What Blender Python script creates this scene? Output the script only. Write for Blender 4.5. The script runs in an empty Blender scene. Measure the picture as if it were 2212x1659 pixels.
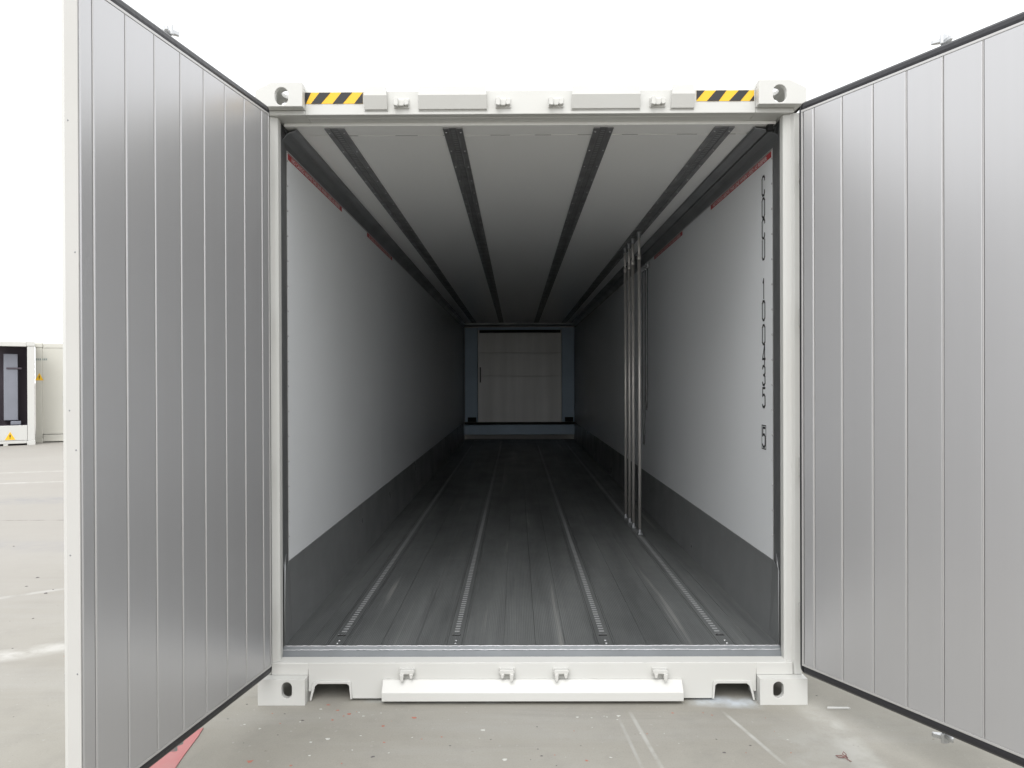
import bpy, bmesh, math, random
from mathutils import Matrix, Vector
random.seed(7)
R = math.radians
S = bpy.context.scene
C = S.collection

# ------------------------------------------------------------------ camera
cam_d = bpy.data.cameras.new('camera')
cam = bpy.data.objects.new('camera', cam_d); C.objects.link(cam); S.camera = cam
cam_d.sensor_width = 36.0
cam_d.lens = 36.0 * 1633.0 / 2212.0
cam_d.clip_start = 0.02; cam_d.clip_end = 3000
cam.matrix_world = (Matrix.Translation((-0.07, -3.5, 1.505)) @ Matrix.Rotation(R(0.305), 4, 'Z')
                    @ Matrix.Rotation(R(90 - 0.228), 4, 'X') @ Matrix.Rotation(R(-0.20), 4, 'Z'))

# ------------------------------------------------------------------ sky, sun, exposure
W = bpy.data.worlds.new('World'); S.world = W; W.use_nodes = True
wn, wl = W.node_tree.nodes, W.node_tree.links
wn.clear()
wo = wn.new('ShaderNodeOutputWorld'); bg = wn.new('ShaderNodeBackground')
sky = wn.new('ShaderNodeTexSky'); sky.sky_type = 'NISHITA'; sky.sun_disc = False
SUN_EL, SUN_ROT = R(50), R(190)
sky.sun_elevation = SUN_EL; sky.sun_rotation = SUN_ROT
sky.air_density = 1.5; sky.dust_density = 6.0; sky.ozone_density = 1.0
hs = wn.new('ShaderNodeHueSaturation'); hs.inputs['Saturation'].default_value = 0.10
cl = wn.new('ShaderNodeMixRGB'); cl.inputs[0].default_value = 0.72
cl.inputs[2].default_value = (11.7, 11.8, 11.9, 1)      # closed pale cloud deck
wl.new(sky.outputs[0], hs.inputs['Color']); wl.new(hs.outputs[0], cl.inputs[1])
wl.new(cl.outputs[0], bg.inputs[0]); bg.inputs[1].default_value = 0.12
wl.new(bg.outputs[0], wo.inputs[0])
sun_d = bpy.data.lights.new('sun', 'SUN'); sun_d.energy = 0.8; sun_d.angle = R(45); sun_d.color = (1, .985, .96)
sun = bpy.data.objects.new('sun', sun_d); C.objects.link(sun)
sun.rotation_euler = (R(40), 0, R(-10))                   # high, behind the camera
S.view_settings.view_transform = 'Standard'; S.view_settings.look = 'None'
S.view_settings.exposure = 0.55; S.view_settings.gamma = 1.0
S.view_settings.use_curve_mapping = False
S.render.engine = 'CYCLES'
S.cycles.max_bounces = 14; S.cycles.diffuse_bounces = 12; S.cycles.glossy_bounces = 5
S.cycles.use_denoising = True
S.cycles.caustics_reflective = False
S.cycles.sample_clamp_indirect = 4

# ------------------------------------------------------------------ materials
MATS = {}
def mat(name, col, rough=.5, metal=0., noise=None, bump=None, rough_var=0., spec=.5, tint=None, streak=None):
    """noise=(scale, amount) object-space mottling; bump=(scale, strength); streak=((sx,sy,sz), amount) stretched wear."""
    m = bpy.data.materials.new(name); m.use_nodes = True
    nt = m.node_tree; n, l = nt.nodes, nt.links
    b = n['Principled BSDF']
    b.inputs['Base Color'].default_value = (*col, 1); b.inputs['Roughness'].default_value = rough
    b.inputs['Metallic'].default_value = metal; b.inputs['Specular IOR Level'].default_value = spec
    tc = n.new('ShaderNodeTexCoord')
    cur = None
    def mixin(fac_out, amount, c2):
        nonlocal cur
        mx = n.new('ShaderNodeMixRGB')
        mr = n.new('ShaderNodeMapRange'); mr.inputs[1].default_value = .30; mr.inputs[2].default_value = .72
        mr.inputs[4].default_value = amount
        l.new(fac_out, mr.inputs[0]); l.new(mr.outputs[0], mx.inputs[0])
        if cur is None: mx.inputs[1].default_value = (*col, 1)
        else: l.new(cur, mx.inputs[1])
        mx.inputs[2].default_value = (*c2, 1)
        cur = mx.outputs[0]
    if noise:
        t = n.new('ShaderNodeTexNoise'); t.inputs['Scale'].default_value = noise[0]; t.inputs['Detail'].default_value = 6
        l.new(tc.outputs['Object'], t.inputs['Vector'])
        c2 = tint if tint else tuple(c * .6 for c in col)
        mixin(t.outputs[0], noise[1], c2)
        if rough_var:
            mr = n.new('ShaderNodeMapRange'); mr.inputs[1].default_value = .3; mr.inputs[2].default_value = .7
            mr.inputs[3].default_value = rough - rough_var; mr.inputs[4].default_value = rough + rough_var
            l.new(t.outputs[0], mr.inputs[0]); l.new(mr.outputs[0], b.inputs['Roughness'])
    if streak:
        mp = n.new('ShaderNodeMapping'); mp.inputs['Scale'].default_value = streak[0]
        t = n.new('ShaderNodeTexNoise'); t.inputs['Scale'].default_value = 1; t.inputs['Detail'].default_value = 5
        l.new(tc.outputs['Object'], mp.inputs[0]); l.new(mp.outputs[0], t.inputs['Vector'])
        mixin(t.outputs[0], streak[1], streak[2] if len(streak) > 2 else tuple(c * .55 for c in col))
    if cur: l.new(cur, b.inputs['Base Color'])
    if bump:
        t = n.new('ShaderNodeTexNoise'); t.inputs['Scale'].default_value = bump[0]; t.inputs['Detail'].default_value = 4
        bp = n.new('ShaderNodeBump'); bp.inputs['Strength'].default_value = bump[1]; bp.inputs['Distance'].default_value = .01
        l.new(tc.outputs['Object'], t.inputs['Vector']); l.new(t.outputs[0], bp.inputs['Height'])
        l.new(bp.outputs[0], b.inputs['Normal'])
    MATS[name] = m
    return m

white = mat('white_paint', (.60, .602, .584), .42, noise=(1.7, .25), tint=(.52, .51, .475), bump=(9, .08), rough_var=.06, streak=((5, 5, 1.2), .12, (.50, .48, .43)))
lining = mat('white_lining', (.84, .86, .88), .33, noise=(.9, .12), tint=(.78, .80, .82), bump=(4, .05),
             streak=((7, 1.2, .25), .06))
ceil_m = mat('ceiling_lining', (.90, .90, .89), .31, bump=(2, .02))
panel_m = mat('brushed_panel', (.51, .51, .522), .33, .55, noise=(1.1, .25), tint=(.47, .465, .465),
              streak=((30, 1, .3), .03))
trim_m = mat('bright_trim', (.52, .515, .51), .36, .4)
gasket_m = mat('black_rubber', (.018, .018, .022), .40, bump=(40, .2))
alu = mat('dark_aluminium', (.28, .29, .30), .38, .55, noise=(3, .35), rough_var=.10, bump=(18, .10))
kick_m = mat('kick_plate_metal', (.34, .35, .355), .38, .5, noise=(2.6, .45), tint=(.20, .21, .215), rough_var=.12, bump=(9, .16),
             streak=((1.2, .5, 4), .35))
jamb_m = mat('stainless_jamb', (.20, .205, .21), .40, .5, noise=(5, .4), rough_var=.1)
sill_m = mat('threshold_metal', (.165, .178, .188), .45, .25, noise=(5, .4), bump=(14, .12))
weld_m = mat('weld_bead_metal', (.60, .60, .62), .34, .5, bump=(90, .3))
steel = mat('galvanised_steel', (.55, .56, .57), .30, .85, noise=(20, .25), rough_var=.1)
pole_m = mat('pole_steel', (.66, .63, .60), .38, .5, streak=((4, 4, 3), .35))
track_m = mat('ceiling_track', (.26, .26, .265), .42, .5, noise=(8, .5), rough_var=.1)
slot_m = mat('track_slot', (.58, .59, .60), .35, .5)
hole_m = mat('dark_hole', (.012, .012, .012), .8)
red_m = mat('red_label', (.48, .045, .05), .45)
redwhite_m = mat('label_print', (.72, .62, .62), .5)
black_m = mat('black_print', (.015, .015, .017), .5)
yellow_m = mat('yellow_print', (.86, .50, .02), .45)
blue_m = mat('bulkhead_blue', (.44, .55, .66), .48, .4, noise=(2, .3))
bulk_m = mat('bulkhead_metal', (.66, .66, .65), .46, .5, noise=(1.6, .2), streak=((5, 1, .3), .4))
cord_m = mat('dark_cord', (.20, .20, .20), .8)
edge_m = mat('door_edge_paint', (.50, .495, .48), .45, noise=(6, .3), tint=(.45, .44, .42))
brown_m = mat('dark_rust', (.20, .10, .09), .8)

# floor planks: ribs (fine relief) and long scuffs running down the container
def floor_mat():
    m = bpy.data.materials.new('ribbed_floor'); m.use_nodes = True
    n, l = m.node_tree.nodes, m.node_tree.links; b = n['Principled BSDF']
    b.inputs['Metallic'].default_value = .45
    g = n.new('ShaderNodeNewGeometry')
    def nz(scale, detail=6, rough=.6):
        mp = n.new('ShaderNodeMapping'); mp.inputs['Scale'].default_value = scale
        t = n.new('ShaderNodeTexNoise'); t.inputs['Scale'].default_value = 1
        t.inputs['Detail'].default_value = detail; t.inputs['Roughness'].default_value = rough
        l.new(g.outputs['Position'], mp.inputs[0]); l.new(mp.outputs[0], t.inputs['Vector']); return t.outputs[0]
    def rng(s, a, b_, c, d):
        r = n.new('ShaderNodeMapRange'); r.inputs[1].default_value = a; r.inputs[2].default_value = b_
        r.inputs[3].default_value = c; r.inputs[4].default_value = d; l.new(s, r.inputs[0]); return r.outputs[0]
    def mix(f, a, c2):
        x = n.new('ShaderNodeMixRGB'); l.new(f, x.inputs[0])
        if isinstance(a, tuple): x.inputs[1].default_value = (*a, 1)
        else: l.new(a, x.inputs[1])
        x.inputs[2].default_value = (*c2, 1); return x.outputs[0]
    c = mix(rng(nz((2.6, .30, 1), 7, .6), .34, .68, 0, 1), (.255, .266, .266), (.130, .138, .139))      # worn, smudgy metal
    c = mix(rng(nz((16, .5, 1), 4), .50, .75, 0, .55), c, (.125, .13, .135))                  # dark long streaks
    c = mix(rng(nz((11, .28, 1), 3), .63, .72, 0, .55), c, (.50, .495, .48))                   # pale scuffs
    c = mix(rng(nz((240, 2.0, 1), 2), .58, .75, 0, .22), c, (.38, .38, .38))
    c = mix(rng(nz((5, 1.0, 1), 7, .7), .60, .74, 0, .5), c, (.09, .093, .098))
    l.new(c, b.inputs['Base Color'])
    l.new(rng(nz((3, 2, 1)), .3, .7, .32, .48), b.inputs['Roughness'])
    w = n.new('ShaderNodeTexWave'); w.bands_direction = 'X'; w.inputs['Scale'].default_value = 34; w.inputs['Distortion'].default_value = 0
    l.new(g.outputs['Position'], w.inputs['Vector'])
    bp = n.new('ShaderNodeBump'); bp.inputs['Strength'].default_value = .35; bp.inputs['Distance'].default_value = .002
    l.new(w.outputs[0], bp.inputs['Height']); l.new(bp.outputs[0], b.inputs['Normal'])
    return m
floor_m = floor_mat()

def ground_mat():
    m = bpy.data.materials.new('yard_concrete'); m.use_nodes = True
    n, l = m.node_tree.nodes, m.node_tree.links; b = n['Principled BSDF']
    b.inputs['Roughness'].default_value = .85; b.inputs['Specular IOR Level'].default_value = .3
    g = n.new('ShaderNodeNewGeometry')
    sep = n.new('ShaderNodeSeparateXYZ'); l.new(g.outputs['Position'], sep.inputs[0])
    def nz(scale, detail=6, rough=.6, rot=0):
        mp = n.new('ShaderNodeMapping'); mp.inputs['Scale'].default_value = scale; mp.inputs['Rotation'].default_value = (0, 0, rot)
        t = n.new('ShaderNodeTexNoise'); t.inputs['Scale'].default_value = 1
        t.inputs['Detail'].default_value = detail; t.inputs['Roughness'].default_value = rough
        l.new(g.outputs['Position'], mp.inputs[0]); l.new(mp.outputs[0], t.inputs['Vector']); return t.outputs[0]
    def rng(s, a, b_, c, d):
        r = n.new('ShaderNodeMapRange'); r.inputs[1].default_value = a; r.inputs[2].default_value = b_
        r.inputs[3].default_value = c; r.inputs[4].default_value = d; l.new(s, r.inputs[0]); return r.outputs[0]
    def mix(f, a, c2):
        x = n.new('ShaderNodeMixRGB')
        if isinstance(f, float): x.inputs[0].default_value = f
        else: l.new(f, x.inputs[0])
        if isinstance(a, tuple): x.inputs[1].default_value = (*a, 1)
        else: l.new(a, x.inputs[1])
        if isinstance(c2, tuple): x.inputs[2].default_value = (*c2, 1)
        else: l.new(c2, x.inputs[2])
        return x.outputs[0]
    def math_(op, a, b_):
        x = n.new('ShaderNodeMath'); x.operation = op
        for i, v in enumerate((a, b_)):
            if isinstance(v, (int, float)): x.inputs[i].default_value = v
            else: l.new(v, x.inputs[i])
        return x.outputs[0]
    def band(ax, ay, bx, by, half, soft, w0=1.0, w1=1.0):
        """mask of a stroke from a to b on the ground, a paint or scrape mark of its own shape"""
        L = math.hypot(bx - ax, by - ay); ux, uy = (bx - ax) / L, (by - ay) / L
        px = math_('SUBTRACT', sep.outputs[0], ax); py = math_('SUBTRACT', sep.outputs[1], ay)
        t = math_('ADD', math_('MULTIPLY', px, ux), math_('MULTIPLY', py, uy))
        d = math_('ABSOLUTE', math_('SUBTRACT', math_('MULTIPLY', px, uy), math_('MULTIPLY', py, ux)), 0)
        across = rng(d, half, half + soft, 1, 0)
        along = math_('MULTIPLY', rng(t, 0, L * .15, 0, 1), rng(t, L * .85, L, 1, 0))
        return math_('MULTIPLY', across, along)
    c = mix(rng(nz((.55, .55, 1), 7), .35, .65, 0, 1), (.285, .272, .237), (.355, .343, .308))
    c = mix(rng(nz((4, 4, 1), 6, .7), .5, .75, 0, .35), c, (.21, .205, .19))
    c = mix(rng(nz((.25, 2.2, 1), 5, .6, .25), .52, .72, 0, .6), c, (.385, .378, .36))
    c = mix(rng(nz((.35, 5, 1), 5, .6, .12), .58, .74, 0, .35), c, (.205, .20, .19))
    c = mix(rng(nz((160, 160, 1), 2), .5, .8, 0, .3), c, (.18, .175, .165))
    c = mix(rng(nz((38, 38, 1), 1), .70, .78, 0, .45), c, (.43, .42, .40))
    c = mix(rng(nz((13, 13, 1), 3), .72, .77, 0, .6), c, (.15, .115, .10))
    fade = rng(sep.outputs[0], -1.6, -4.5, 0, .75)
    c = mix(fade, c, (.335, .318, .296))                                                # paler, more even tone towards the left
    brk = rng(nz((6, 6, 1), 5), .38, .6, .15, 1)
    for (a, col, amt) in (((1.262, .08, 1.40, -1.5, .035, .05), (.62, .62, .585), .6), ((1.12, -.15, 1.22, -1.5, .09, .10), (.56, .56, .53), .5),
                     ((.86, -.05, .98, -.55, .004, .008), (.66, .66, .63), .8), ((.44, -.05, .52, -.85, .004, .008), (.64, .64, .61), .7),
                     ((.38, -.1, .44, -.9, .003, .007), (.62, .62, .6), .5),
                     ((.72, .06, 1.08, .02, .02, .06), (.74, .80, .86), .9), ((-.8, .06, -.1, .05, .01, .03), (.66, .72, .75), .5),
                     ((.1, -.55, .35, -1.5, .05, .12), (.55, .56, .56), .5), ((-.25, -.75, -.1, -1.5, .06, .12), (.58, .59, .60), .5),
                     ((-3.3, .4, -2.3, 1.0, .03, .10), (.66, .65, .62), .8), ((-4.4, 1.2, -2.6, 2.6, .012, .03), (.6, .59, .57), .6),
                     ((-11, 7.3, -6.5, 8.1, .03, .05), (.64, .63, .61), .8), ((-12, 8.6, -7, 9.6, .03, .06), (.64, .63, .61), .7),
                     ((-6, 4.72, -3.2, 4.78, .008, .012), (.13, .13, .13), .8), ((-7, 6.1, -3.6, 6.3, .10, .3), (.30, .31, .33), .5),
                     ((-6, 3.6, -3.4, 3.3, .06, .25), (.34, .34, .36), .35), ((-3.0, -1.2, -2.2, -.6, .05, .2), (.52, .53, .54), .5)):
        col = tuple(v * .78 for v in col)
        mk = math_('MULTIPLY', math_('MULTIPLY', band(*a), brk), amt)
        c = mix(mk, c, col)
    l.new(c, b.inputs['Base Color'])
    t = nz((60, 60, 60), 5)
    bp = n.new('ShaderNodeBump'); bp.inputs['Strength'].default_value = .25; bp.inputs['Distance'].default_value = .004
    l.new(t, bp.inputs['Height']); l.new(bp.outputs[0], b.inputs['Normal'])
    return m
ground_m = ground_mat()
redpaint_m = mat('red_ground_paint', (.47, .155, .16), .8, noise=(5, .9), tint=(.46, .24, .23))

# ------------------------------------------------------------------ helpers
class MB:
    def __init__(s): s.v, s.f, s.mi = [], [], []
    def add(s, vs, fs, mi=0):
        o = len(s.v); s.v += [tuple(p) for p in vs]; s.f += [tuple(o + i for i in q) for q in fs]; s.mi += [mi] * len(fs); return s
    def box(s, a, b, mi=0):
        (x0, y0, z0), (x1, y1, z1) = a, b
        return s.add([(x0, y0, z0), (x1, y0, z0), (x1, y1, z0), (x0, y1, z0), (x0, y0, z1), (x1, y0, z1), (x1, y1, z1), (x0, y1, z1)],
                     [(0, 3, 2, 1), (4, 5, 6, 7), (0, 1, 5, 4), (1, 2, 6, 5), (2, 3, 7, 6), (3, 0, 4, 7)], mi)
    def prism(s, prof, a, b, axis='x', mi=0):
        """closed profile of 2-tuples swept along an axis; x: (y,z)  y: (x,z)  z: (x,y)"""
        def P(t, p): return {'x': (t, p[0], p[1]), 'y': (p[0], t, p[1]), 'z': (p[0], p[1], t)}[axis]
        n = len(prof)
        vs = [P(a, p) for p in prof] + [P(b, p) for p in prof]
        fs = [(i, (i + 1) % n, n + (i + 1) % n, n + i) for i in range(n)] + [tuple(range(n))[::-1], tuple(range(n, 2 * n))]
        return s.add(vs, fs, mi)
    def strip(s, prof, a, b, axis='y', th=.004):
        """open profile turned into a thin folded sheet"""
        q = []
        for i, p in enumerate(prof):
            p0 = Vector(prof[max(i - 1, 0)]); p1 = Vector(prof[min(i + 1, len(prof) - 1)]); d = (p1 - p0).normalized()
            q.append((p[0] - d.y * th, p[1] + d.x * th))
        return s.prism(list(prof) + q[::-1], a, b, axis)
    def tube(s, pts, r, n=10):
        pts = [Vector(p) for p in pts]; rings = []
        for i, p in enumerate(pts):
            d = (pts[min(i + 1, len(pts) - 1)] - pts[max(i - 1, 0)]).normalized()
            up = Vector((0, 0, 1)) if abs(d.z) < .9 else Vector((1, 0, 0))
            a = d.cross(up).normalized(); b = d.cross(a).normalized()
            rr = r[i] if isinstance(r, (list, tuple)) else r
            rings.append([p + (a * math.cos(2 * math.pi * k / n) + b * math.sin(2 * math.pi * k / n)) * rr for k in range(n)])
        vs = [v for g in rings for v in g]; fs = []
        for i in range(len(pts) - 1):
            for k in range(n):
                k2 = (k + 1) % n; fs.append((i * n + k, i * n + k2, (i + 1) * n + k2, (i + 1) * n + k))
        fs += [tuple(range(n)), tuple(range((len(pts) - 1) * n, len(pts) * n))[::-1]]
        return s.add(vs, fs)
    def mesh(s, name, mats):
        me = bpy.data.meshes.new(name); me.from_pydata(s.v, [], s.f)
        for m in (mats if isinstance(mats, (list, tuple)) else [mats]): me.materials.append(m)
        me.polygons.foreach_set('material_index', s.mi)
        bm = bmesh.new(); bm.from_mesh(me); bmesh.ops.recalc_face_normals(bm, faces=bm.faces); bm.to_mesh(me); bm.free()
        me.update(); return me
    def build(s, name, mats, parent=None, bevel=0, seg=2, loc=None, rotz=0, smooth=False, **props):
        return put(name, s.mesh(name, mats), parent, bevel, seg, loc, rotz, smooth, **props)

def put(name, me, parent=None, bevel=0, seg=2, loc=None, rotz=0, smooth=False, **props):
    o = bpy.data.objects.new(name, me); C.objects.link(o)
    if parent: o.parent = parent
    if loc: o.location = loc
    o.rotation_euler.z = rotz
    if bevel:
        b = o.modifiers.new('bevel', 'BEVEL'); b.width = bevel; b.segments = seg; b.limit_method = 'ANGLE'; b.angle_limit = R(30)
        b.harden_normals = False
    if smooth:
        for p in me.polygons: p.use_smooth = True
    for k, v in props.items(): o[k] = v
    return o

def empty(name, loc, label, cat, group=None, rotz=0, parent=None):
    o = bpy.data.objects.new(name, None); C.objects.link(o); o.location = loc; o.rotation_euler.z = rotz
    o.empty_display_size = .2
    o['label'] = label; o['category'] = cat
    if group: o['group'] = group
    return o

def oval(cx, cy, hx, hy, n=6):
    """stadium-shaped hole outline"""
    r = min(hx, hy); pts = []
    for k, (sx, sy) in enumerate(((1, 1), (-1, 1), (-1, -1), (1, -1))):
        for j in range(n + 1):
            a = (k + j / n) * math.pi / 2
            pts.append((cx + sx * (hx - r) + math.cos(a) * r, cy + sy * (hy - r) + math.sin(a) * r))
    return pts

def holed_plate(mb, outer, hole, th, fn):
    """plate in local (a,b) with a hole, thickness along c; fn(a,b,c)->xyz"""
    cx = sum(p[0] for p in hole) / len(hole); cy = sum(p[1] for p in hole) / len(hole)
    angs = sorted(set([round(math.atan2(p[1] - cy, p[0] - cx), 5) for p in outer + hole]))
    def hit(loop, a):
        dx, dy = math.cos(a), math.sin(a); best = None
        for i in range(len(loop)):
            (x0, y0), (x1, y1) = loop[i], loop[(i + 1) % len(loop)]
            ex, ey = x1 - x0, y1 - y0; den = dx * ey - dy * ex
            if abs(den) < 1e-12: continue
            t = ((x0 - cx) * ey - (y0 - cy) * ex) / den; u = ((x0 - cx) * dy - (y0 - cy) * dx) / den
            if t > 0 and -1e-4 <= u <= 1.0001 and (best is None or t > best): best = t
        return (cx + dx * best, cy + dy * best)
    O = [hit(outer, a) for a in angs]; I = [hit(hole, a) for a in angs]; n = len(angs)
    vs = [fn(x, y, c) for c in (0, th) for L_ in (O, I) for (x, y) in L_]
    fs = []
    for i in range(n):
        j = (i + 1) % n
        fs += [(i, j, n + j, n + i), (2 * n + i, 3 * n + i, 3 * n + j, 2 * n + j), (i, 2 * n + i, 2 * n + j, j), (n + i, n + j, 3 * n + j, 3 * n + i)]
    mb.add(vs, fs)

def text_mesh(body, size, spacing=1.0):
    c = bpy.data.curves.new('t', 'FONT'); c.body = body; c.size = size; c.resolution_u = 2; c.offset = .0009; c.space_character = spacing
    o = bpy.data.objects.new('t', c); C.objects.link(o)
    bpy.context.view_layer.update()
    me = bpy.data.meshes.new_from_object(o.evaluated_get(bpy.context.evaluated_depsgraph_get()))
    bpy.data.objects.remove(o); bpy.data.curves.remove(c)
    return me

# ------------------------------------------------------------------ ground
gm = MB()
xs = [-1500, -400, -120, -60, -40, -30, -24, -20, -17, -14, -11, -8, -6, -4, -2, 0, 2, 4, 8, 16, 40, 120, 400, 1500]
ys = [-1500, -300, -60, -20, -8, -4, 0, 4, 8, 12, 15, 18, 22, 30, 45, 70, 120, 400, 1500]
def gz(x, y):
    t = min(max((-x - 6) / 6, 0), 1); return -.055 * t * t * (3 - 2 * t)
vs = [(x, y, gz(x, y)) for y in ys for x in xs]; nx = len(xs)
fs = [(j * nx + i, j * nx + i + 1, (j + 1) * nx + i + 1, (j + 1) * nx + i) for j in range(len(ys) - 1) for i in range(nx - 1)]
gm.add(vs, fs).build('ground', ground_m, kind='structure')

# ------------------------------------------------------------------ the container
L = 13.72; HW = 1.275; H = 2.892
box_ = empty('shipping_container', (0, 0, 0), 'white refrigerated shipping container seen through its two wide open rear doors', 'container')
P = box_

# corner castings (hollow, with lashing holes); x mirrored by side, y by end
def casting(top):
    """local: x 0 = outer face going inwards, y 0 = end face going in, z 0 = bottom"""
    mb = MB(); h = .112 if top else .122; w = .220; d = .178; th = .028
    if top: outer = [(0, 0), (w, 0), (w, h), (.074, h), (0, .075)]; hole = oval(.123, .048, .031, .041)
    else: outer = [(0, 0), (w, 0), (w, h), (0, h)]; hole = oval(.135, .071, .024, .038)
    holed_plate(mb, outer, hole, th, lambda a, b, c: (a, c, b))
    if top: holed_plate(mb, [(.076, 0), (w, 0), (w, d), (.076, d)], oval(.142, .085, .048, .056), -.02, lambda a, b, c: (a, b + .028, h - .0005 + c))
    else: mb.box((0, th, h - .02), (w, d, h))
    zt = .075 if top else h - .02
    holed_plate(mb, [(th, 0), (d, 0), (d, zt), (th, zt)], oval(.1, zt * .5, .03, .024), .02, lambda a, b, c: (c, a, b))
    mb.box((w - .02, th, 0), (w - .001, d, h - .021)); 
    if top:
        mb.add([(0, th, .075), (.074, th, h), (.074, d + .028, h), (0, d + .028, .075), (.012, th, .060), (.082, th, h - .016), (.082, d + .028, h - .016), (.012, d + .028, .060)],
               [(0, 1, 2, 3), (4, 7, 6, 5), (0, 4, 5, 1), (1, 5, 6, 2), (2, 6, 7, 3), (3, 7, 4, 0)])
        mb.box((.001, th, 0), (w - .021, d, .012))
    return mb
for top in (True, False):
    me = casting(top).mesh('corner_casting', white)
    for sx in (-1, 1):
        for (y, sy) in ((0, 1), (L, -1)):
            o = put('corner_casting', me, P, .004, 2, (sx * HW, y, H - .112 if top else 0.0))
            o.scale = (-sx, sy, 1)

# rear frame
YF = .05
mb = MB()
mb.prism([(YF, 2.757), (YF, 2.868), (.20, 2.872), (.20, 2.757), (.157, 2.757), (.150, 2.752), (.143, 2.757), (.105, 2.759), (.097, 2.753), (.089, 2.757)], -1.056, 1.056)
mb.build('top_header', white, P, .003)
for s in (-1, 1):
    mb = MB(); mb.box((s * 1.0565, YF, 2.757), (s * 1.235, .20, 2.779))
    mb.build('header_end', white, P, .003)
mb = MB(); mb.box((-1.19, .157, 2.741), (1.19, .30, 2.7565)); mb.build('header_lining', ceil_m, P, .003)
for s in (-1, 1):
    mb = MB()
    mb.prism([(s * 1.270, YF + .002), (s * 1.236, YF + .002), (s * 1.226, .066), (s * 1.204, .072), (s * 1.192, .078), (s * 1.192, .12), (s * 1.270, .12)], .123, 2.7565, 'z')
    mb.build('corner_post', white, P, .003)
    mb = MB()
    mb.prism([(s * 1.195, .121), (s * 1.222, .304), (s * 1.262, .304), (s * 1.262, .121)], .2, 2.757, 'z')
    mb.build('door_jamb', jamb_m, P, .002)
# bottom sill with two cut-outs, one outline
mb = MB()
mb.prism([(-1.0525, .180), (1.0525, .180), (1.0525, .045), (1.042, .045), (1.016, .080), (.868, .080), (.858, .072), (.852, .012), (-.846, .012),
          (-.852, .072), (-.862, .080), (-1.016, .080), (-1.042, .045), (-1.0525, .045)], YF, .12, 'y')
mb.build('bottom_sill', white, P, .002)
for s in (-1, 1):
    mb = MB(); mb.box((s * 1.0535, YF, .1225), (s * 1.225, .12, .1795)); mb.build('sill_end', white, P, .003)
    
    q = [(1.046, .004), (1.038, .004), (1.020, .072), (1.006, .0845), (.872, .0845), (.860, .076), (.854, .012), (.846, .012), (.850, .090), (.860, .098), (1.012, .098), (1.030, .090)]
    mb = MB(); mb.prism([(s * x, z) for x, z in q], YF - .008, YF - .0005, 'y')       # raised lip round the cut-out
    mb.build('cutout_lip', white, P, .002)
mb = MB(); mb.prism([(YF + .001, .1805), (.104, .190), (.104, .150), (YF + .001, .150)], -1.20, 1.20); mb.build('sill_ledge', white, P, .002)
mb = MB(); mb.prism([(.1045, .186), (.115, .214), (.1215, .2165), (.1215, .17), (.1045, .17)], -1.193, 1.193); mb.build('threshold', sill_m, P, .001)
mb = MB()
N = 220
for (y, z, r) in ((.1205, .2165, .0021), (.131, .2320, .0022)):
    mb.tube([(-1.192 + 2.384 * i / N, y + random.uniform(-.0008, .0008), z + random.uniform(-.0010, .0010)) for i in range(N + 1)],
            [r * random.uniform(.75, 1.2) for _ in range(N + 1)], 6)
mb.build('weld_bead', weld_m, P, smooth=True)
mb = MB(); mb.prism([(.122, .2165), (.130, .2315), (.134, .2315), (.1345, .17), (.122, .17)], -1.193, 1.193); mb.build('threshold_cap', sill_m, P)

# protruding bumper on the sill and deflector boxes on the header
def wx(px, d=3.5): return (px - 1114.7) * d / 1633 - .07
mb = MB(); x0, x1 = wx(821), wx(1475)
mb.prism([(YF - .001, .106), (.036, .106), (.0, .058), (.0, .019), (.004, .017), (YF - .001, .017)], x0, x1)
mb.build('bumper_plate', white, P, .002)
for a, b, taper in ((786, 836, 1), (904, 1053, 0), (1238, 1387, 0), (1454.5, 1505, -1)):
    mb = MB(); x0, x1 = wx(a), wx(b); t = .006
    y0, y1 = .017, YF - .001
    pr = [(y1, 2.882), (y0 + .004, 2.880), (y0, 2.836), (y1 - .010, 2.778), (y1, 2.776)]
    vs = [(x0 + (t if i < 2 else 0), p[0], p[1]) for i, p in enumerate(pr)] + [(x1 - (t if i < 2 else 0), p[0], p[1]) for i, p in enumerate(pr)]
    n = len(pr)
    mb.add(vs, [(i, (i + 1) % n, n + (i + 1) % n, n + i) for i in range(n)] + [tuple(range(n))[::-1], tuple(range(n, 2 * n))])
    mb.box((x0 - .003, YF - .004, 2.772), (x1 + .003, YF - .0005, 2.7755))
    mb.build('header_guard', white, P, .002)
# cam keepers
def keeper():
    mb = MB()
    mb.box((-.036, -.007, -.024), (.036, 0, .022))
    mb.prism([(-.034, -.020), (-.034, .014), (-.020, .020), (-.013, .012), (-.013, -.016), (-.017, -.024)], -.040, -.0065, 'y')
    mb.prism([(.034, -.014), (.034, .008), (.024, .016), (.015, .012), (.013, -.010), (.018, -.018)], -.030, -.0065, 'y')
    mb.prism([(-.016, -.012), (-.018, .012), (.018, .012), (.014, -.012), (.008, -.018), (-.010, -.018)], -.024, -.0065, 'y')
    return mb
kme = keeper().mesh('cam_keeper', white)
for px in (869, 1089, 1203, 1423):
    put('cam_keeper', kme, P, .003, 2, (wx(px, 3.53), YF, 2.808))
def keeper_low():
    mb = MB()
    mb.box((-.038, -.006, -.012), (.038, 0, .024))
    mb.prism([(-.036, .010), (-.030, .022), (.032, .024), (.038, .012), (.030, .004), (-.028, .002)], -.034, -.0055, 'y')
    mb.prism([(-.032, .006), (-.012, .006), (-.014, -.022), (-.020, -.030), (-.028, -.028)], -.044, -.0055, 'y')
    mb.prism([(.032, .006), (.012, .006), (.016, -.016), (.026, -.018)], -.036, -.0055, 'y')
    return mb
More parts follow.
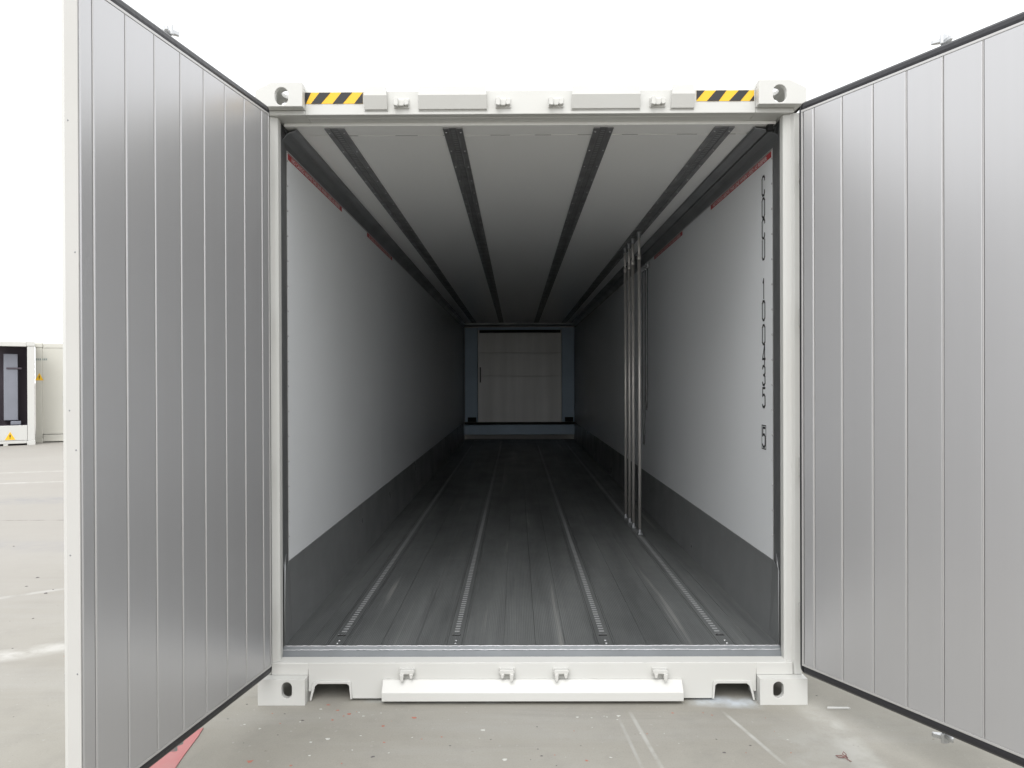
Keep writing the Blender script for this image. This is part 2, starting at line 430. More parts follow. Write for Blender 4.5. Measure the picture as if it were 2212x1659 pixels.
kme = keeper_low().mesh('cam_keeper', white)
for px, s in ((876, 1), (1093, -1), (1210, 1), (1424.5, -1)):
    o = put('cam_keeper', kme, P, .003, 2, (wx(px, 3.53), YF, .135)); o.scale.x = s

# hazard strips (flat print)
def hazard(pxa, pxb, py_top, py_bot, bands, lw):
    k = 3.55 / 1633
    X = lambda p: (p - 1114.7) * k - .07
    x0, x1 = X(pxa), X(pxb); z1, z0 = py_top, py_bot
    mb = MB(); mb.box((x0, YF - .002, z0), (x1, YF - .0004, z1))
    g = mb.build('hazard_strip', yellow_m, P)
    for i, (b0, b1, t0, t1) in enumerate(bands):
        pts = [(X(b0), z0), (X(b1), z0), (X(t1), z1), (X(t0), z1)]
        poly = []                                    # clip to the strip
        def clip(pl, xc, keep):
            out = []
            for j in range(len(pl)):
                p, q = pl[j], pl[(j + 1) % len(pl)]
                ip, iq = (p[0] - xc) * keep >= 0, (q[0] - xc) * keep >= 0
                if ip: out.append(p)
                if ip != iq:
                    t = (xc - p[0]) / (q[0] - p[0]); out.append((xc, p[1] + t * (q[1] - p[1])))
            return out
        poly = clip(clip(pts, x0, 1), x1, -1)
        if len(poly) < 3: continue
        mb = MB(); mb.prism([(p[0], p[1]) for p in poly], YF - .0034, YF - .0021, 'y')
        mb.build('black_stripe', black_m, g)
c1 = lambda v: (960 + v * .5154) / 1.8517
c2 = lambda v: (2000 + v * .5877) / 1.8517
hazard(c1(515), c1(962), 2.861, 2.809, [tuple(c1(v) for v in b) for b in ((440, 520, 500, 540 + 20), (560, 637, 626, 712), (728, 806, 796, 880), (896, 975, 962, 1040))], 0)
hazard(c2(1340), c2(1730), 2.861, 2.812, [tuple(c2(v) for v in b) for b in ((1270, 1335, 1325, 1396), (1410, 1490, 1472, 1543), (1560, 1637, 1626, 1696), (1700, 1770, 1755, 1830))], 0)

# outer shell: side walls, roof, base, front wall
for s in (-1, 1):
    mb = MB(); mb.box((s * 1.245, .125, .17), (s * 1.262, 13.54, 2.80)); mb.build('side_wall', white, P)
    mb = MB(); mb.box((s * 1.225, .18, .035), (s * 1.268, 13.54, .165)); mb.build('bottom_rail', white, P, .004)
    mb = MB(); mb.box((s * 1.215, .21, 2.803), (s * 1.266, 13.50, 2.872)); mb.build('top_rail', white, P, .004)
    mb = MB(); mb.box((s * 1.12, 13.55, .123), (s * 1.27, 13.70, 2.778)); mb.build('corner_post', white, P, .004)
mb = MB(); mb.box((-1.21, .205, 2.785), (1.21, 13.7, 2.862)); mb.build('roof', white, P, .004)
mb = MB(); mb.box((-1.22, .125, .10), (1.22, 13.6, .165)); mb.build('underframe', white, P)
mb = MB(); mb.box((-1.118, 13.5, .17), (1.118, 13.66, 2.78)); mb.build('front_wall', white, P, .004)

# ------- interior
YB = 13.13
ZF = .225; ZC = 2.74; XW = 1.222
for s in (-1, 1):
    mb = MB(); mb.box((s * XW, .306, .20), (s * (XW + .02), 13.5, 2.778))
    w = mb.build('wall_lining', lining, P)
    for k in range(1, 5):                      # faint joints between lining sheets
        y = .306 + k * 2.6
        j = MB(); j.box((s * (XW - .0006), y, .60), (s * (XW - .0002), y + .006, 2.68)); j.build('joint_strip', lining, w)
    # kick plate, leaning in at the foot and flared at the mouth
    mb = MB()
    vs = [(s * 1.190, .134, ZF), (s * 1.1935, .152, .596), (s * (XW - .003), .308, .600), (s * (XW - .003), 13.1, .597), (s * 1.200, 13.1, .22), (s * 1.196, .30, .22)]
    th = s * .003
    n = len(vs); V = vs + [(x + th, y, z) for x, y, z in vs]
    mb.add(V, [(0, 1, 5), (1, 2, 5), (2, 3, 4, 5), (6, 11, 7), (7, 11, 8), (8, 11, 10, 9)] + [(i, (i + 1) % n, n + (i + 1) % n, n + i) for i in range(n)])
    k = mb.build('kick_plate', kick_m, P)
    mb = MB(); mb.tube([(s * 1.189, .132, .232), (s * 1.1912, .142, .45), (s * 1.1928, .150, .585), (s * 1.200, .180, .612), (s * 1.206, .215, .655)], [.003, .0035, .004, .006, .002], 6)
    mb.build('edge_bead', kick_m, k, smooth=True)
    # rivets down the edge of the lining
    rb = MB()
    rb.tube([(0, 0, 0), (-s * .004, 0, 0)], [.006, .003], 8)
    rme = rb.mesh('rivet', weld_m)
    for i in range(17):
        z = 2.62 - i * .1265
        if z > .60: put('rivet', rme, w, loc=(s * (XW - .0002), .316, z))
    # steel edge strip in front of the lining
    mb = MB(); mb.box((s * (XW - .001), .3045, .60), (s * (XW + .003), .3095, 2.68)); mb.build('edge_strip', trim_m, w)

# floor planks and lashing tracks
rails_x = (-.952, -.375, .362, .950)
bounds = [-1.199, -1.075, -.998, -.906, -.73, -.56, -.421, -.329, -.135, .02, .165, .316, .408, .56, .73, .904, .996, 1.075, 1.199]
for i in range(len(bounds) - 1):
    a, b = bounds[i], bounds[i + 1]
    tr = [r for r in rails_x if a < r < b]
    g = .0005
    mb = MB(); dz = 0 if tr else random.uniform(-.0010, .0010)
    mb.box((a + g, .1355, .168), (b - g, 13.1, ZF + dz))
    o = mb.build('floor_track' if tr else 'floor_plank', floor_m, P, .0012, 1)
    if tr:
        x = tr[0]
        hb = MB(); hb.box((x - .021, .292, ZF), (x + .021, .308, ZF + .0012)); hb.build('key_hole', hole_m, o)
        hb = MB(); hb.prism([(.308, ZF), (.308, ZF + .004), (.316, ZF)], x - .021, x + .021); hb.build('hole_lip', steel, o)
        for y in (.225, .185):
            bb = MB(); bb.tube([(x + .004, y, ZF - .001), (x + .004, y, ZF + .003)], [.008, .004], 8); bb.build('bolt', steel, o)
        sb = MB(); y = .36
        while y < 11.5:
            hgt = .0016
            sb.add([(x - .013, y, ZF + hgt), (x + .013, y, ZF + hgt), (x + .013, y + .011, ZF + .0004), (x - .013, y + .011, ZF + .0004), (x - .013, y - .006, ZF + .0002), (x + .013, y - .006, ZF + .0002)],
                   [(0, 1, 2, 3), (4, 5, 1, 0)])
            y += .04
        sb.build('slot_row', slot_m, o, kind='stuff')
        for e in (-.036, .036):
            gb = MB(); gb.box((x + e - .0009, .14, ZF), (x + e + .0009, 13.0, ZF + .0006)); gb.build('track_edge', black_m, o)

# ceiling, ceiling tracks, covings
mb = MB(); mb.box((-1.21, .3045, ZC), (1.21, 13.5, ZC + .02)); cg = mb.build('ceiling_lining', ceil_m, P)
for i in range(9):
    x = -.92 + i * .235 + random.uniform(-.03, .03)
    mb = MB(); mb.box((x, .2996, ZC - .0012), (x + random.uniform(.05, .12), .3035, ZC + .0008)); mb.build('seam_tack', trim_m, cg)
mb = MB()
for i in range(4):
    pass
for x in rails_x:
    mb = MB()
    xx = x if abs(x) > .6 else x
    mb.prism([(xx - .048, ZC), (xx - .048, ZC - .006), (xx - .022, ZC - .006), (xx - .018, ZC - .002), (xx + .018, ZC - .002), (xx + .022, ZC - .006), (xx + .048, ZC - .006), (xx + .048, ZC)], .185, 13.0, 'y')
    o = mb.build('ceiling_track', track_m, P)
    sb = MB(); y = .22
    while y < 9:
        sb.add([(xx - .010, y, ZC - .0042), (xx + .010, y, ZC - .0042), (xx + .010, y + .012, ZC - .0026), (xx - .010, y + .012, ZC - .0026)], [(0, 1, 2, 3)])
        y += .03
    sb.build('slot_row', slot_m, o, kind='stuff')
    rb = MB(); rb.tube([(0, 0, 0), (0, 0, -.003)], [.005, .003], 6); rme = rb.mesh('rivet', weld_m)
    for k in range(12):
        for e in (-.036, .036): put('rivet', rme, o, loc=(xx + e, .24 + k * .30, ZC - .006))
# left coving
def coving(s, prof):
    mb = MB(); mb.strip([(s * a, b) for a, b in prof], .186, 13.1, 'y', th=.003 * (-s))
    return mb
lc = coving(-1, [(1.138, ZC - .001), (1.142, 2.728), (1.168, 2.722), (1.182, 2.716), (1.192, 2.704), (1.205, 2.684), (1.2205, 2.672), (1.2215, 2.668)])
lo = lc.build('ceiling_coving', alu, P)
rc = coving(1, [(1.095, ZC - .001), (1.100, 2.731), (1.128, 2.728), (1.156, 2.722), (1.158, 2.734), (1.166, 2.734), (1.168, 2.716), (1.180, 2.712), (1.200, 2.702), (1.215, 2.684), (1.2205, 2.672), (1.2215, 2.668)])
ro = rc.build('ceiling_coving', alu, P)
gr = MB(); gr.box((1.1575, .19, 2.7325), (1.1668, 13.0, 2.7335)); gr.build('groove', hole_m, ro)
gr = MB(); gr.box((1.150, .160, 2.712), (1.176, .1855, 2.7395)); gr.build('end_hole', hole_m, ro)
for s, o in ((-1, lo), (1, ro)):
    mb = MB(); mb.box((s * 1.2175, .31, 2.6615), (s * 1.2215, 13.0, 2.6675)); mb.build('coving_trim', trim_m, o)

# red warning labels under the covings
LAB = "NO CARGO ABOVE THIS LINE WHEN USED AS REEFER"
tme = text_mesh(LAB, .030, 1.0)
xs_ = [v.co.x for v in tme.vertices]; tw = max(xs_) - min(xs_); tx0 = min(xs_)
tme.materials.clear(); tme.materials.append(redwhite_m)
for s in (-1, 1):
    for y0 in (.325, 2.36):
        mb = MB(); mb.box((s * (XW - .0022), y0, 2.630), (s * (XW - .0008), y0 + 1.18, 2.659))
        lb = mb.build('warning_label', red_m, P)
        o = put('label_lettering', tme, lb)
        k = 1.06 / tw
        # viewed from inside: left wall reads away from the door, right wall towards it
        if s < 0: M = Matrix(((0, 0, 1, -XW + .0028), (1, 0, 0, y0 + .06), (0, 1, 0, 2.634), (0, 0, 0, 1)))
        else: M = Matrix(((0, 0, -1, XW - .0028), (-1, 0, 0, y0 + 1.12), (0, 1, 0, 2.634), (0, 0, 0, 1)))
        o.matrix_local = M @ Matrix.Diagonal((k, .95, 1, 1)) @ Matrix.Translation((-tx0, 0, 0))

# container number stacked down the right wall
GL = {'C': [[(1, .80), (1, .88), (.78, 1), (.25, 1), (0, .88), (0, .12), (.25, 0), (.78, 0), (1, .12), (1, .22)]],
      'O': [[(.3, 1), (.7, 1), (1, .88), (1, .12), (.7, 0), (.3, 0), (0, .12), (0, .88), (.3, 1), (.7, 1)]],
      'U': [[(0, 1), (0, .12), (.25, 0), (.75, 0), (1, .12), (1, 1)]],
      '1': [[(.25, .84), (.55, 1), (.55, 0)]],
      '4': [[(.85, 0), (.85, 1), (0, .26), (1.1, .26)]],
      '3': [[(0, .88), (.2, 1), (.75, 1), (1, .9), (1, .62), (.72, .52), (.4, .52)], [(.72, .52), (1, .42), (1, .1), (.75, 0), (.2, 0), (0, .12)]],
      '5': [[(.95, 1), (.08, 1), (.03, .58), (.3, .64), (.75, .64), (1, .54), (1, .1), (.75, 0), (.25, 0), (0, .1)]]}
GL['0'] = GL['O']
num = empty_num = None
mbn = None
def glyph(ch, y, z, w=.040, h=.098, t=.012):
    mb = MB()
    for st in GL[ch]:
        P2 = [Vector((y - (p[0] - .5) * w, z + p[1] * h)) for p in st]
        for i in range(len(P2) - 1):
            a, b = P2[i], P2[i + 1]; d = (b - a).normalized(); nn = Vector((-d.y, d.x)) * t / 2; e = d * t * .42
            q = [a - e + nn, b + e + nn, b + e - nn, a - e - nn]
            x0 = XW - .0006 - .00012 * i
            mb.add([(x0, p.x, p.y) for p in q], [(0, 1, 2, 3)])
    return mb
zd = lambda full: 1.505 - (full / 1.8517 - 823) * 3.94 / 1633
rows = [('C', 786), ('O', 874), ('C', 957), ('U', 1041), ('1', 1196), ('0', 1284), ('0', 1380), ('4', 1459), ('3', 1543), ('5', 1631), ('5', 1790)]
wall_r = [o for o in bpy.data.objects if o.name.startswith('wall_lining')][-1]
for ch, fy in rows:
    glyph(ch, .447, zd(fy)).build('number_character', black_m, wall_r)
z = zd(1790)
mb = MB()
for a, b in (((.447 - .034, z - .014), (.447 + .034, z - .009)), ((.447 - .034, z + .108), (.447 + .034, z + .113))):
    mb.box((XW - .0012, a[0], a[1]), (XW - .0006, b[0], b[1]))
for yy in (.447 - .034, .447 + .030): mb.box((XW - .0012, yy, z - .009), (XW - .0006, yy + .004, z + .108))
mb.build('check_digit_frame', black_m, wall_r)

# far bulkhead
k = (YB + 3.5) / 1633
bx = lambda px: (px - 1114.7) * k - .07
bz = lambda py: 1.505 - (py - 823) * k
mb = MB(); mb.box((bx(1003), YB + .06, bz(939)), (bx(1241), YB + .08, 2.738)); mb.build('bulkhead_back', bulk_m, P)
for a, b in ((1004.5, 1032), (1213.5, 1240.5)):
    mb = MB(); mb.box((bx(a), YB - .06, bz(911)), (bx(b), YB + .055, bz(708))); o = mb.build('bulkhead_post', blue_m, P, .006)
    mb = MB(); mb.box((bx(a + 6), YB - .075, bz(911)), (bx(b - 3), YB - .061, bz(901))); mb.build('post_foot', hole_m, o, .002)
for a, b in ((719.5, 761.4), (764.2, 810.9), (813.8, 909)):
    mb = MB(); mb.box((bx(1032.5), YB, bz(b)), (bx(1213), YB + .05, bz(a))); mb.build('bulkhead_panel', bulk_m, P, .003)
mb = MB(); mb.box((bx(1036), YB - .004, bz(718.5)), (bx(1211), YB + .05, bz(713))); mb.build('air_slot', hole_m, P)
mb = MB(); mb.box((bx(1032.5), YB - .01, bz(712.5)), (bx(1213), YB + .05, bz(707))); mb.build('bulkhead_top', blue_m, P, .002)
mb = MB(); mb.box((bx(1036.5), YB - .03, bz(826)), (bx(1039), YB - .001, bz(793))); mb.build('bulkhead_handle', black_m, P, .003)
mb = MB(); mb.box((bx(1003), YB - .02, bz(917)), (bx(1241), YB + .05, bz(912))); mb.build('bulkhead_bar', hole_m, P, .002)
mb = MB(); mb.box((bx(1003), YB - .01, bz(938.5)), (bx(1241), YB + .05, bz(917.5))); mb.build('bulkhead_skirt', blue_m, P, .003)
mb = MB(); mb.box((-1.2, YB - .55, 2.705), (1.2, YB + .05, 2.738)); mb.build('air_duct', alu, P, .004)

# ------------------------------------------------------------------ doors
def door(hx, hy, u, s):
    """local x from hinge to free edge, local y*s = outwards (away from the interior face)"""
    ang = math.atan2(u[1], u[0]); Wd = 1.182; z0, z1 = .2015, 2.732
    def B(mb, x0, x1, n0, n1, a, b, mi=0): mb.box((x0, s * n0, a), (x1, s * n1, b), mi); return mb
    d = B(MB(), .004, Wd - .002, .0125, .048, z0 + .004, z1 - .004).build('door', white, P, .003, 2, (hx, hy, 0), ang)
    sk = MB(); sk.prism([(-.028, s * .0485), (Wd - .001, s * .0485), (Wd - .030, s * .085), (-.028, s * .085)], z0 - .03, z1 + .03, 'z')
    sk.build('door_skin', white, d, .003)
    # vertical lining boards, 0.15 m each, with a rounded edge and a recessed joint
    cuts = [.010, .070] + [.070 + .15 * i for i in range(1, 8)] + [Wd - .004]
    for i in range(len(cuts) - 1):
        a, b = cuts[i] + .0018, cuts[i + 1] - .0022
        mb = MB(); e = .0035
        mb.prism([(a, s * .0123), (a, s * .0035), (a + e, s * random.uniform(-.0003, .0004)), (b - e, s * random.uniform(-.0003, .0004)), (b, s * .0035), (b, s * .0123)], z0 + .012, z1 - .012, 'z')
        mb.build('lining_board', panel_m, d, .0012, 2)
        if i:
            mb = MB(); mb.prism([(a - .0036, s * .0123), (a - .0032, s * .0006), (a - .0022, -s * .0008), (a - .0006, s * .0006), (a - .0004, s * .0123)], z0 + .012, z1 - .012, 'z')
            mb.build('joint_bead', trim_m, d)
    # bright edge trim round the lining
    mb = MB()
    B(mb, 0, Wd, -.001, .012, z1 - .0115, z1 - .001); B(mb, 0, Wd, -.001, .012, z0 + .001, z0 + .0115)
    B(mb, .0, .009, -.001, .012, z0 + .0116, z1 - .0116)
    mb.build('edge_trim', trim_m, d, .0015)
    mb = MB(); B(mb, Wd - .0015, Wd + .0035, .0005, .046, z0 + .002, z1 - .002)
    fe = mb.build('free_edge', edge_m, d, .001)
    for z in (.62, .98, 1.30, 1.42, 1.9, 2.3):
        mb = MB(); yy = random.choice((.012, .034)) * s
        mb.tube([(Wd + .0035, yy, z), (Wd + .0045, yy, z)], [.0032, .002], 6); mb.build('screw', alu, fe)
    # rubber gasket: top, bottom, hinge side; a bulging two-lip profile
    G = [(0, .004), (.012, .002), (.027, .005), (.037, .014), (.040, .030), (.037, .044), (.028, .048), (0, .048)]
    mb = MB()
    def swp(pa, pb, out):
        n = len(G)
        def pt(base, g): return (base[0] + out[0] * g[0], s * g[1], base[1] + out[1] * g[0])
        mb.add([pt(pa, g) for g in G] + [pt(pb, g) for g in G], [(i, (i + 1) % n, n + (i + 1) % n, n + i) for i in range(n)] + [tuple(range(n))[::-1], tuple(range(n, 2 * n))])
    r = .02
    swp((r * .3, z1), (Wd, z1), (0, 1)); swp((r * .3, z0), (Wd, z0), (0, -1)); swp((.0005, z0 - .0), (.0005, z1), (-.55, 0))
    for (zz, sg) in ((z1, 1), (z0, -1)):       # rounded corner
        n = len(G); prev = None; K = 5
        V = []
        for j in range(K + 1):
            a = math.pi / 2 * j / K
            V += [(r * .3 * (1 - j / K) * 0 + .0005 - math.cos(a) * g[0] * .55, s * (g[1] + .0003), zz + sg * math.sin(a) * g[0]) for g in G]
        Fs = [(j * n + i, j * n + (i + 1) % n, (j + 1) * n + (i + 1) % n, (j + 1) * n + i) for j in range(K) for i in range(n)]
        mb.add(V, Fs)
    mb.build('rubber_gasket', gasket_m, d, smooth=False)
    # hinges on the outside
    for z in (.42, 1.1, 1.8, 2.48):
        mb = MB(); B(mb, -.02, .16, .0855, .100, z - .05, z + .05); mb.tube([(-.032, s * .105, z - .07), (-.032, s * .105, z + .07)], .014, 10)
        mb.build('hinge', white, d, .003)
    # lock rods with cams at both ends
    for t in ((.57, 1.05) if s < 0 else (.60, 1.07)):
        mb = MB(); mb.tube([(t, s * .125, z0 - .10), (t, s * .125, z1 + (.10 if s > 0 else .125))], .017, 12)
        rod = mb.build('lock_rod', steel, d, smooth=True)
        for z, sg in ((z1 + (.066 if s > 0 else .092), 1), (z0 - .066, -1)):
            cm = MB()
            for k, (da, ln) in enumerate(((35, .050), (145, .046), (90, .026))):
                a = R(da); c_, s_ = math.cos(a), math.sin(a)
                pr = [(t + c_ * r_ - s_ * w_, s * .125 + s * (-s_ * r_ - c_ * w_)) for r_, w_ in ((.008, -.013), (ln, -.007), (ln + .006, 0), (ln, .007), (.008, .013))]
                cm.prism(pr, z + sg * (.016 + .010 * (k % 2)), z + sg * (.034 + .010 * k), 'z')
            cm.tube([(t, s * .125, z), (t, s * .125, z + sg * .056)], [.021, .012], 10)
            cm.build('cam', steel, rod, .003)
        for z in (.55, 1.45, 2.3):
            mb = MB(); B(mb, t - .035, t + .035, .0855, .145, z - .03, z + .03); mb.build('rod_bracket', steel, rod, .004)
        mb = MB(); mb.tube([(t, s * .150, 1.18), (t - .14, s * .155, 1.17), (t - .42, s * .150, 1.15)], .010, 8); mb.build('door_handle', steel, rod, smooth=True)
    return d
door(-1.193, -.05, (-.168, -.986), -1)
door(1.230, -.05, (.4596, -.888), 1)
for s in (-1, 1):
    for z in (.42, 1.1, 1.8, 2.48):
        mb = MB(); mb.box((s * 1.254, .010, z - .045), (s * 1.268, .0515, z + .045)); mb.build('hinge_lug', white, P, .004)

# ------------------------------------------------------------------ cargo poles standing in the floor track
names = ('nearest steel load pole standing in the right floor track', 'second nearest steel load pole in the row in the right floor track',
         'third steel load pole from the front in the right floor track', 'farthest steel load pole of the row in the right floor track')
for i, (px, y) in enumerate(((1381, 2.777), (1367.5, 3.06), (1359.4, 3.31), (1351, 3.52))):
    x = (px - 1114.7) * (y + 3.5) / 1633 - .07
    root = empty('load_pole', (x, y, ZF), names[i], 'pole', 'steel load poles standing inside the container')
    zt = ZC - .012 - ZF
    r = .0128
    MB().tube([(0, 0, .03), (0, 0, 2.295)], r, 12).build('lower_tube', pole_m, root, smooth=True)
    MB().tube([(0, 0, 2.29), (0, 0, zt - .03)], r * .86, 12).build('upper_tube', pole_m, root, smooth=True)
    MB().tube([(0, 0, 2.28), (0, 0, 2.286), (0, 0, 2.312), (0, 0, 2.318)], [r, r * 1.22, r * 1.22, r], 12).build('collar', pole_m, root, smooth=True)
    mb = MB(); mb.box((-.02, -.024, .0016), (.02, .024, .012)); mb.tube([(0, 0, .010), (0, 0, .045)], [.021, .0165], 10); mb.build('foot', alu, root, .002)
    mb = MB(); mb.box((-.018, -.02, zt), (.018, .02, zt + .010)); mb.tube([(0, 0, zt - .04), (0, 0, zt + .001)], [.015, .019], 10); mb.build('head', alu, root, .002)
    if i % 2 == 0:
        mb = MB(); mb.box((-.03, -.006, 2.30), (-.017, .006, 2.312)); mb.build('spring_pin', black_m, root, .001)

# loose straps hanging down the right wall behind the poles
for i, (y, zb, dy, lab) in enumerate(((4.02, .87, .17, 'dark loose strap loop hanging on right inner wall behind the poles, reaching lower'),
                                 (3.86, 1.22, .12, 'dark loose strap loop hanging on right inner wall behind the poles, shorter one in front'))):
    root = empty('hanging_strap', (1.20, y, 2.62), lab, 'strap', 'straps hanging inside the container')
    pts = []
    hgt = 2.62 - zb
    for k in range(21):
        t = k / 20
        a = -math.cos(t * math.pi)
        pts.append((random.uniform(-.003, .003), dy * .5 * a * (1 if k % 2 else 1), -hgt * min(1, math.sin(t * math.pi) ** .35)))
    MB().tube(pts, .0045, 6).build('strap_loop', cord_m, root, smooth=True)
    for e in (-1, 1):
        MB().box((-.01, e * dy * .5 - .012, -.03), (.016, e * dy * .5 + .012, .02)).build('hook', steel, root, .002)

# ------------------------------------------------------------------ container in the background on the left
bgc = empty('background_container', (-12.10, 15.35, -.055), 'white container with a dark open machinery end standing at the left edge of the yard', 'container', rotz=R(33.5))
w2, h2, l2 = 2.44, 2.59, 5.9
def bb(name, a, b, m=white, bev=.01, par=None): return MB().box(a, b).build(name, m, par or bgc, bev)
dark_m = mat('dark_recess', (.075, .06, .075), .7)
grey_m = mat('grey_cabinet', (.22, .23, .27), .45, noise=(3, .3))
faint = mat('faint_print', (.25, .29, .28), .6)
cream_m = mat('cream_paint', (.56, .55, .50), .42, noise=(1.2, .3), tint=(.50, .49, .44))
def tri(name, fn, par):
    o = MB().prism([(-.11, 0), (.11, 0), (0, .20)], 0, .003, 'y')
    o.v = [fn(*v) for v in o.v]; t = o.build(name, yellow_m, par)
    m = MB(); m.prism([(-.012, .06), (.012, .06), (.012, .13), (-.012, .13)], -.002, -.0003, 'y'); m.prism([(-.01, .03), (.01, .03), (.01, .047), (-.01, .047)], -.002, -.0003, 'y')
    m.v = [fn(*v) for v in m.v]; m.build('warning_mark', black_m, t)
def shell(par, m, x0, x1, ln):
    """frame and skins of a plain box container; local x from x0 to x1, y 0 = near face"""
    for x in (x0, x1 - .178):
        for y in (0, ln - .16):
            for z in (0, h2 - .118): bb('corner_casting', (x, y - .004, z), (x + .178, y + .16, z + .118), m, .012, par)
    for x in (x0 + .01, x1 - .165): bb('corner_post', (x, .012, .119), (x + .155, .15, h2 - .119), m, .01, par)
    bb('top_rail', (x0 + .179, .02, h2 - .13), (x1 - .179, .15, h2 - .012), m, .01, par)
    for xa, xb in ((x1 - .03, x1 - .012), (x0 + .012, x0 + .03)):
        bb('side_panel', (xa, .151, .22), (xb, ln - .161, h2 - .12), m, .003, par)
    for xa, xb in ((x1 - .05, x1 - .004), (x0 + .004, x0 + .05)):
        bb('bottom_side_rail', (xa, .165, .035), (xb, ln - .165, .218), m, .01, par)
        bb('top_side_rail', (xa, .165, h2 - .118), (xb, ln - .165, h2 - .02), m, .01, par)
    bb('roof', (x0 + .055, .16, h2 - .06), (x1 - .055, ln - .01, h2 - .025), m, .003, par)
    bb('end_wall', (x0 + .18, ln - .1, .13), (x1 - .18, ln - .05, h2 - .13), m, .003, par)
shell(bgc, white, -w2, 0, l2)
bb('lower_panel', (-w2 + .17, .012, .128), (-.17, .09, .50))
bb('bottom_rail', (-w2 + .179, .018, .05), (-.179, .10, .124))
for x in (-1.45, -.62): bb('rail_support', (x - .05, .02, .0), (x + .05, .12, .049))
bb('recess_back', (-w2 + .032, .75, .22), (-.052, .80, h2 - .121), dark_m, .003)
bb('recess_floor', (-w2 + .032, .10, .44), (-.052, .749, .50), dark_m, .003)
bb('recess_side', (-.075, .152, .501), (-.052, .748, h2 - .131), dark_m, .003)
cab = bb('control_cabinet', (-.66, .30, .62), (-.36, .70, 2.28), grey_m, .015)
bb('cabinet_latch', (-.60, .28, 1.90), (-.28, .299, 1.94), dark_m, .003, cab)
bb('small_motor_box', (-.52, .22, .51), (-.30, .5, .60), grey_m, .01)
bb('pipe_cover', (-2.2, .35, .51), (-.95, .70, 1.6), dark_m, .02)
tri('warning_triangle', lambda x, y, z: (x - .53, .009 + y * .8, z + .15), bgc)
mb = MB()
for i in range(11):
    if i in (4,): continue
    mb.box((-.0095, .02, 2.05 - i * .13), (-.0065, .14, 2.13 - i * .13))
mb.build('side_number', faint, bgc, kind='stuff')
# a second container close behind it, its long side towards the camera
b2 = empty('background_container', (-12.535, 16.02, -.055), 'plain cream white container standing just behind the open one, half hidden by the left door', 'container', rotz=R(14))
shell(b2, cream_m, 0, 6.06, 2.44)
bb('long_side', (.166, .03, .222), (6.06 - .166, .05, h2 - .131), cream_m, .003, b2)
bb('lower_side_rail', (.18, .018, .03), (5.88, .06, .205), cream_m, .012, b2)
bb('rail_step', (.18, .008, .03), (5.88, .0175, .075), cream_m, .004, b2)
tri('warning_triangle', lambda x, y, z: (x * .9 + .10, .0085 + y * .8, z * .95 + 1.62), b2)
mb = MB()
for i in range(6): mb.box((.02 + i * .045, .0082 if i < 3 else .027, 2.14), (.052 + i * .045, .0112 if i < 3 else .0298, 2.19))
mb.build('maker_lettering', faint, b2, kind='stuff')

# ------------------------------------------------------------------ marks and litter on the ground
def gpt(px, py):
    d = 1.505 * 1633 / (py - 823); return ((px - 1114.7) * d / 1633 - .07, d - 3.5)
# red painted area under the left door
a, b, c, d_ = gpt(432, 1590), gpt(335, 1659), gpt(180, 1900), gpt(440, 1585)
mb = MB()
pts = [gpt(434, 1574), gpt(423, 1592), gpt(393, 1632), gpt(368, 1668), gpt(290, 1780), gpt(180, 1780), gpt(250, 1690), gpt(340, 1625), gpt(400, 1588)]
mb.prism(pts, .0005, .004, 'z'); mb.build('red_floor_marking', redpaint_m, kind='structure')
x, y = gpt(1808, 1533)
o = MB().prism([(-.052, -.006), (.052, -.004), (.046, .007), (-.046, .005)], 0, .006, 'z').build('plastic_strip', white, loc=(x, y, .0005), rotz=-.06)
o['label'] = 'thin white strip lying on the concrete below the right door'; o['category'] = 'litter strip'
# wire scrap
x, y = gpt(1815, 1640)
mb = MB()
pts = [(.030, .022, .001), (.024, -.012, .003), (.006, .004, .012), (.016, .018, .016), (.026, .006, .010), (.006, -.010, .004), (-.018, -.006, .003), (-.026, .008, .004), (.0, .0, .008), (.022, -.032, .002), (.028, -.045, .002)]
mb.tube([(x * .8, y * .8, z) for x, y, z in pts], .0018, 6)
o = mb.build('wire_scrap', brown_m, loc=(x, y, .003), smooth=True)
o['label'] = 'twisted rusty wire scrap lying on the concrete near the bottom right'; o['category'] = 'wire'
x, y = gpt(213, 1329)
o = MB().add([(-.05, -.02, 0), (-.01, .02, .028), (.01, -.01, .006), (.05, .01, .020), (.02, -.03, 0), (-.02, -.03, .002)], [(0, 2, 1), (0, 5, 2), (2, 3, 1), (2, 4, 3), (5, 4, 2)]).build('paper_scrap', white, loc=(x, y, .002))
o['label'] = 'crumpled white paper scrap on the ground left of the left door'; o['category'] = 'paper'
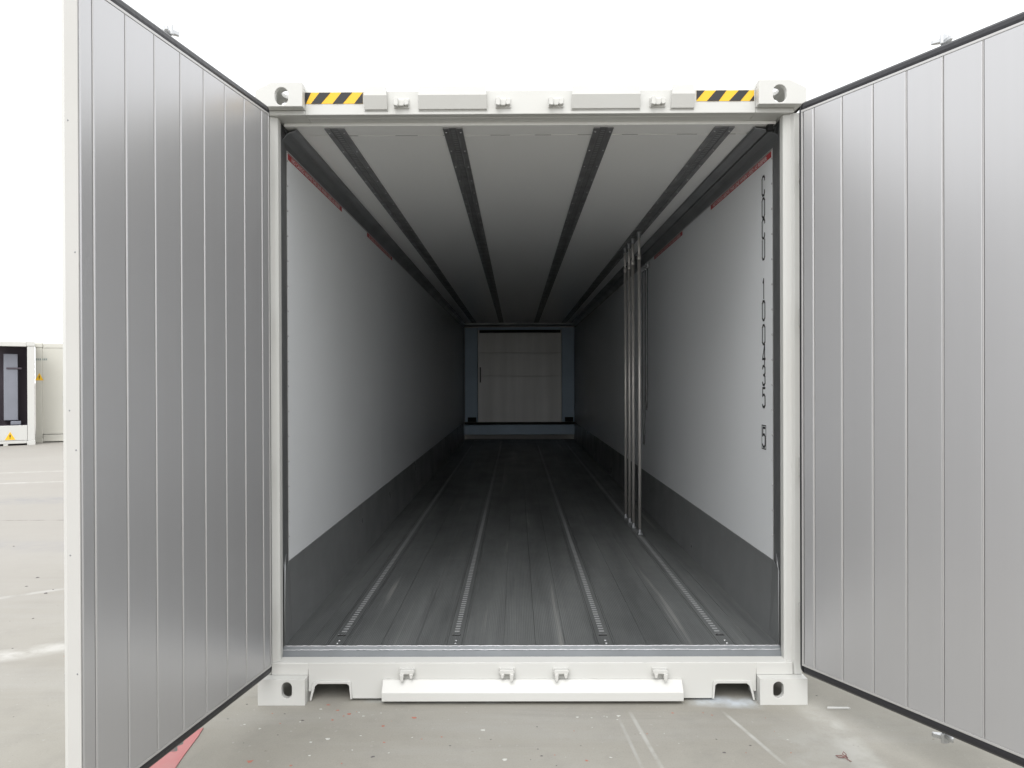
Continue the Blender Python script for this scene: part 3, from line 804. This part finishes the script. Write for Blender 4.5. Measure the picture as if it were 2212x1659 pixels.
# paint flecks and small stones, nobody could count them
def flecks(name, m, pos, flat=True):
    mb = MB()
    for (px, py, r) in pos:
        x, y = gpt(px, py); x += random.uniform(-.004, .004)
        n = 7; z = gz(x, y); h = r * .25 if not flat else .0015
        ring = []
        for k in range(n):
            a = 2 * math.pi * k / n; rr = r * random.uniform(.3, .85)
            ring.append((x + math.cos(a) * rr * 1.25, y + math.sin(a) * rr, z + .0008))
        mb.add(ring + [(x, y, z + .001 + h)], [(k, (k + 1) % n, n) for k in range(n)])
    o = mb.build(name, m, kind='stuff'); return o
c3 = lambda v: ((960 + v[0] * .5154) / 1.8517, (2400 + v[1] * .5154) / 1.8517)
c4 = lambda v: ((2000 + v[0] * .5877) / 1.8517, (2400 + v[1] * .5877) / 1.8517)
rp = [(*c3(v), r) for v, r in (((675, 818), .012), ((747, 860), .010), ((832, 888), .014), ((1342, 917), .018), ((1100, 983), .010), ((60, 1258), .018), ((700, 935), .010), ((785, 905), .007), ((290, 962), .006), ((240, 884), .006), ((1100, 1110), .007), ((380, 1290), .008), ((780, 1275), .006), ((1555, 1068), .008), ((1400, 1085), .006))]
rp += [(*c4(v), r) for v, r in (((1165, 775), .008), ((1440, 790), .008), ((580, 1100), .010), ((1375, 775), .006))]
wp = [(*c3(v), r) for v, r in (((948, 905), .009), ((662, 1083), .013), ((925, 1058), .008), ((1870, 1015), .016), ((598, 920), .006), ((617, 850), .009), ((455, 950), .008), ((532, 1108), .008), ((530, 1212), .008), ((145, 1003), .007), ((22, 970), .007), ((1328, 1073), .006), ((1088, 882), .005), ((2040, 1247), .016), ((1150, 1193), .006), ((852, 1170), .005))]
wp += [(*c4(v), r) for v, r in (((805, 795), .014), ((522, 803), .009), ((618, 807), .006), ((955, 913), .007), ((722, 802), .005), ((700, 797), .005), ((1955, 958), .007), ((740, 1078), .007), ((615, 873), .004), ((795, 820), .006), ((1118, 915), .004))]
dk = [(*c3(v), r) for v, r in (((1012, 1223), .013), ((470, 938), .010), ((37, 812), .008), ((1615, 1137), .006), ((335, 887), .006))]
dk += [(*c4(v), r) for v, r in (((1690, 997), .007), ((272, 1068), .008), ((250, 1020), .006), ((1525, 1045), .010), ((372, 1133), .006), ((2150, 658), .006))]
dk += [(px / 2212 * 2212, py, r) for px, py, r in ((195, 1221, .02), (75, 1246, .02), (95, 1280, .022), (150, 1266, .018), (52, 1265, .014), (205, 1429, .018), (66, 1335, .012), (110, 1272, .012), (24, 1178, .016), (140, 1385, .01), (20, 1400, .008))]
for _ in range(30):
    t = random.choice((0, 1, 2, 2)); px, py = (random.uniform(480, 1850), random.uniform(1530, 1655)) if random.random() < .7 else (random.uniform(0, 145), random.uniform(1050, 1650))
    (rp, wp, dk)[t].append((px, py, random.uniform(.002, .006)))
flecks('red_paint_flecks', mat('red_fleck', (.42, .16, .12), .8), rp)
flecks('white_paint_flecks', mat('white_fleck', (.56, .56, .53), .8), wp)
flecks('small_stones', mat('dark_grit', (.13, .12, .12), .9), dk, False)
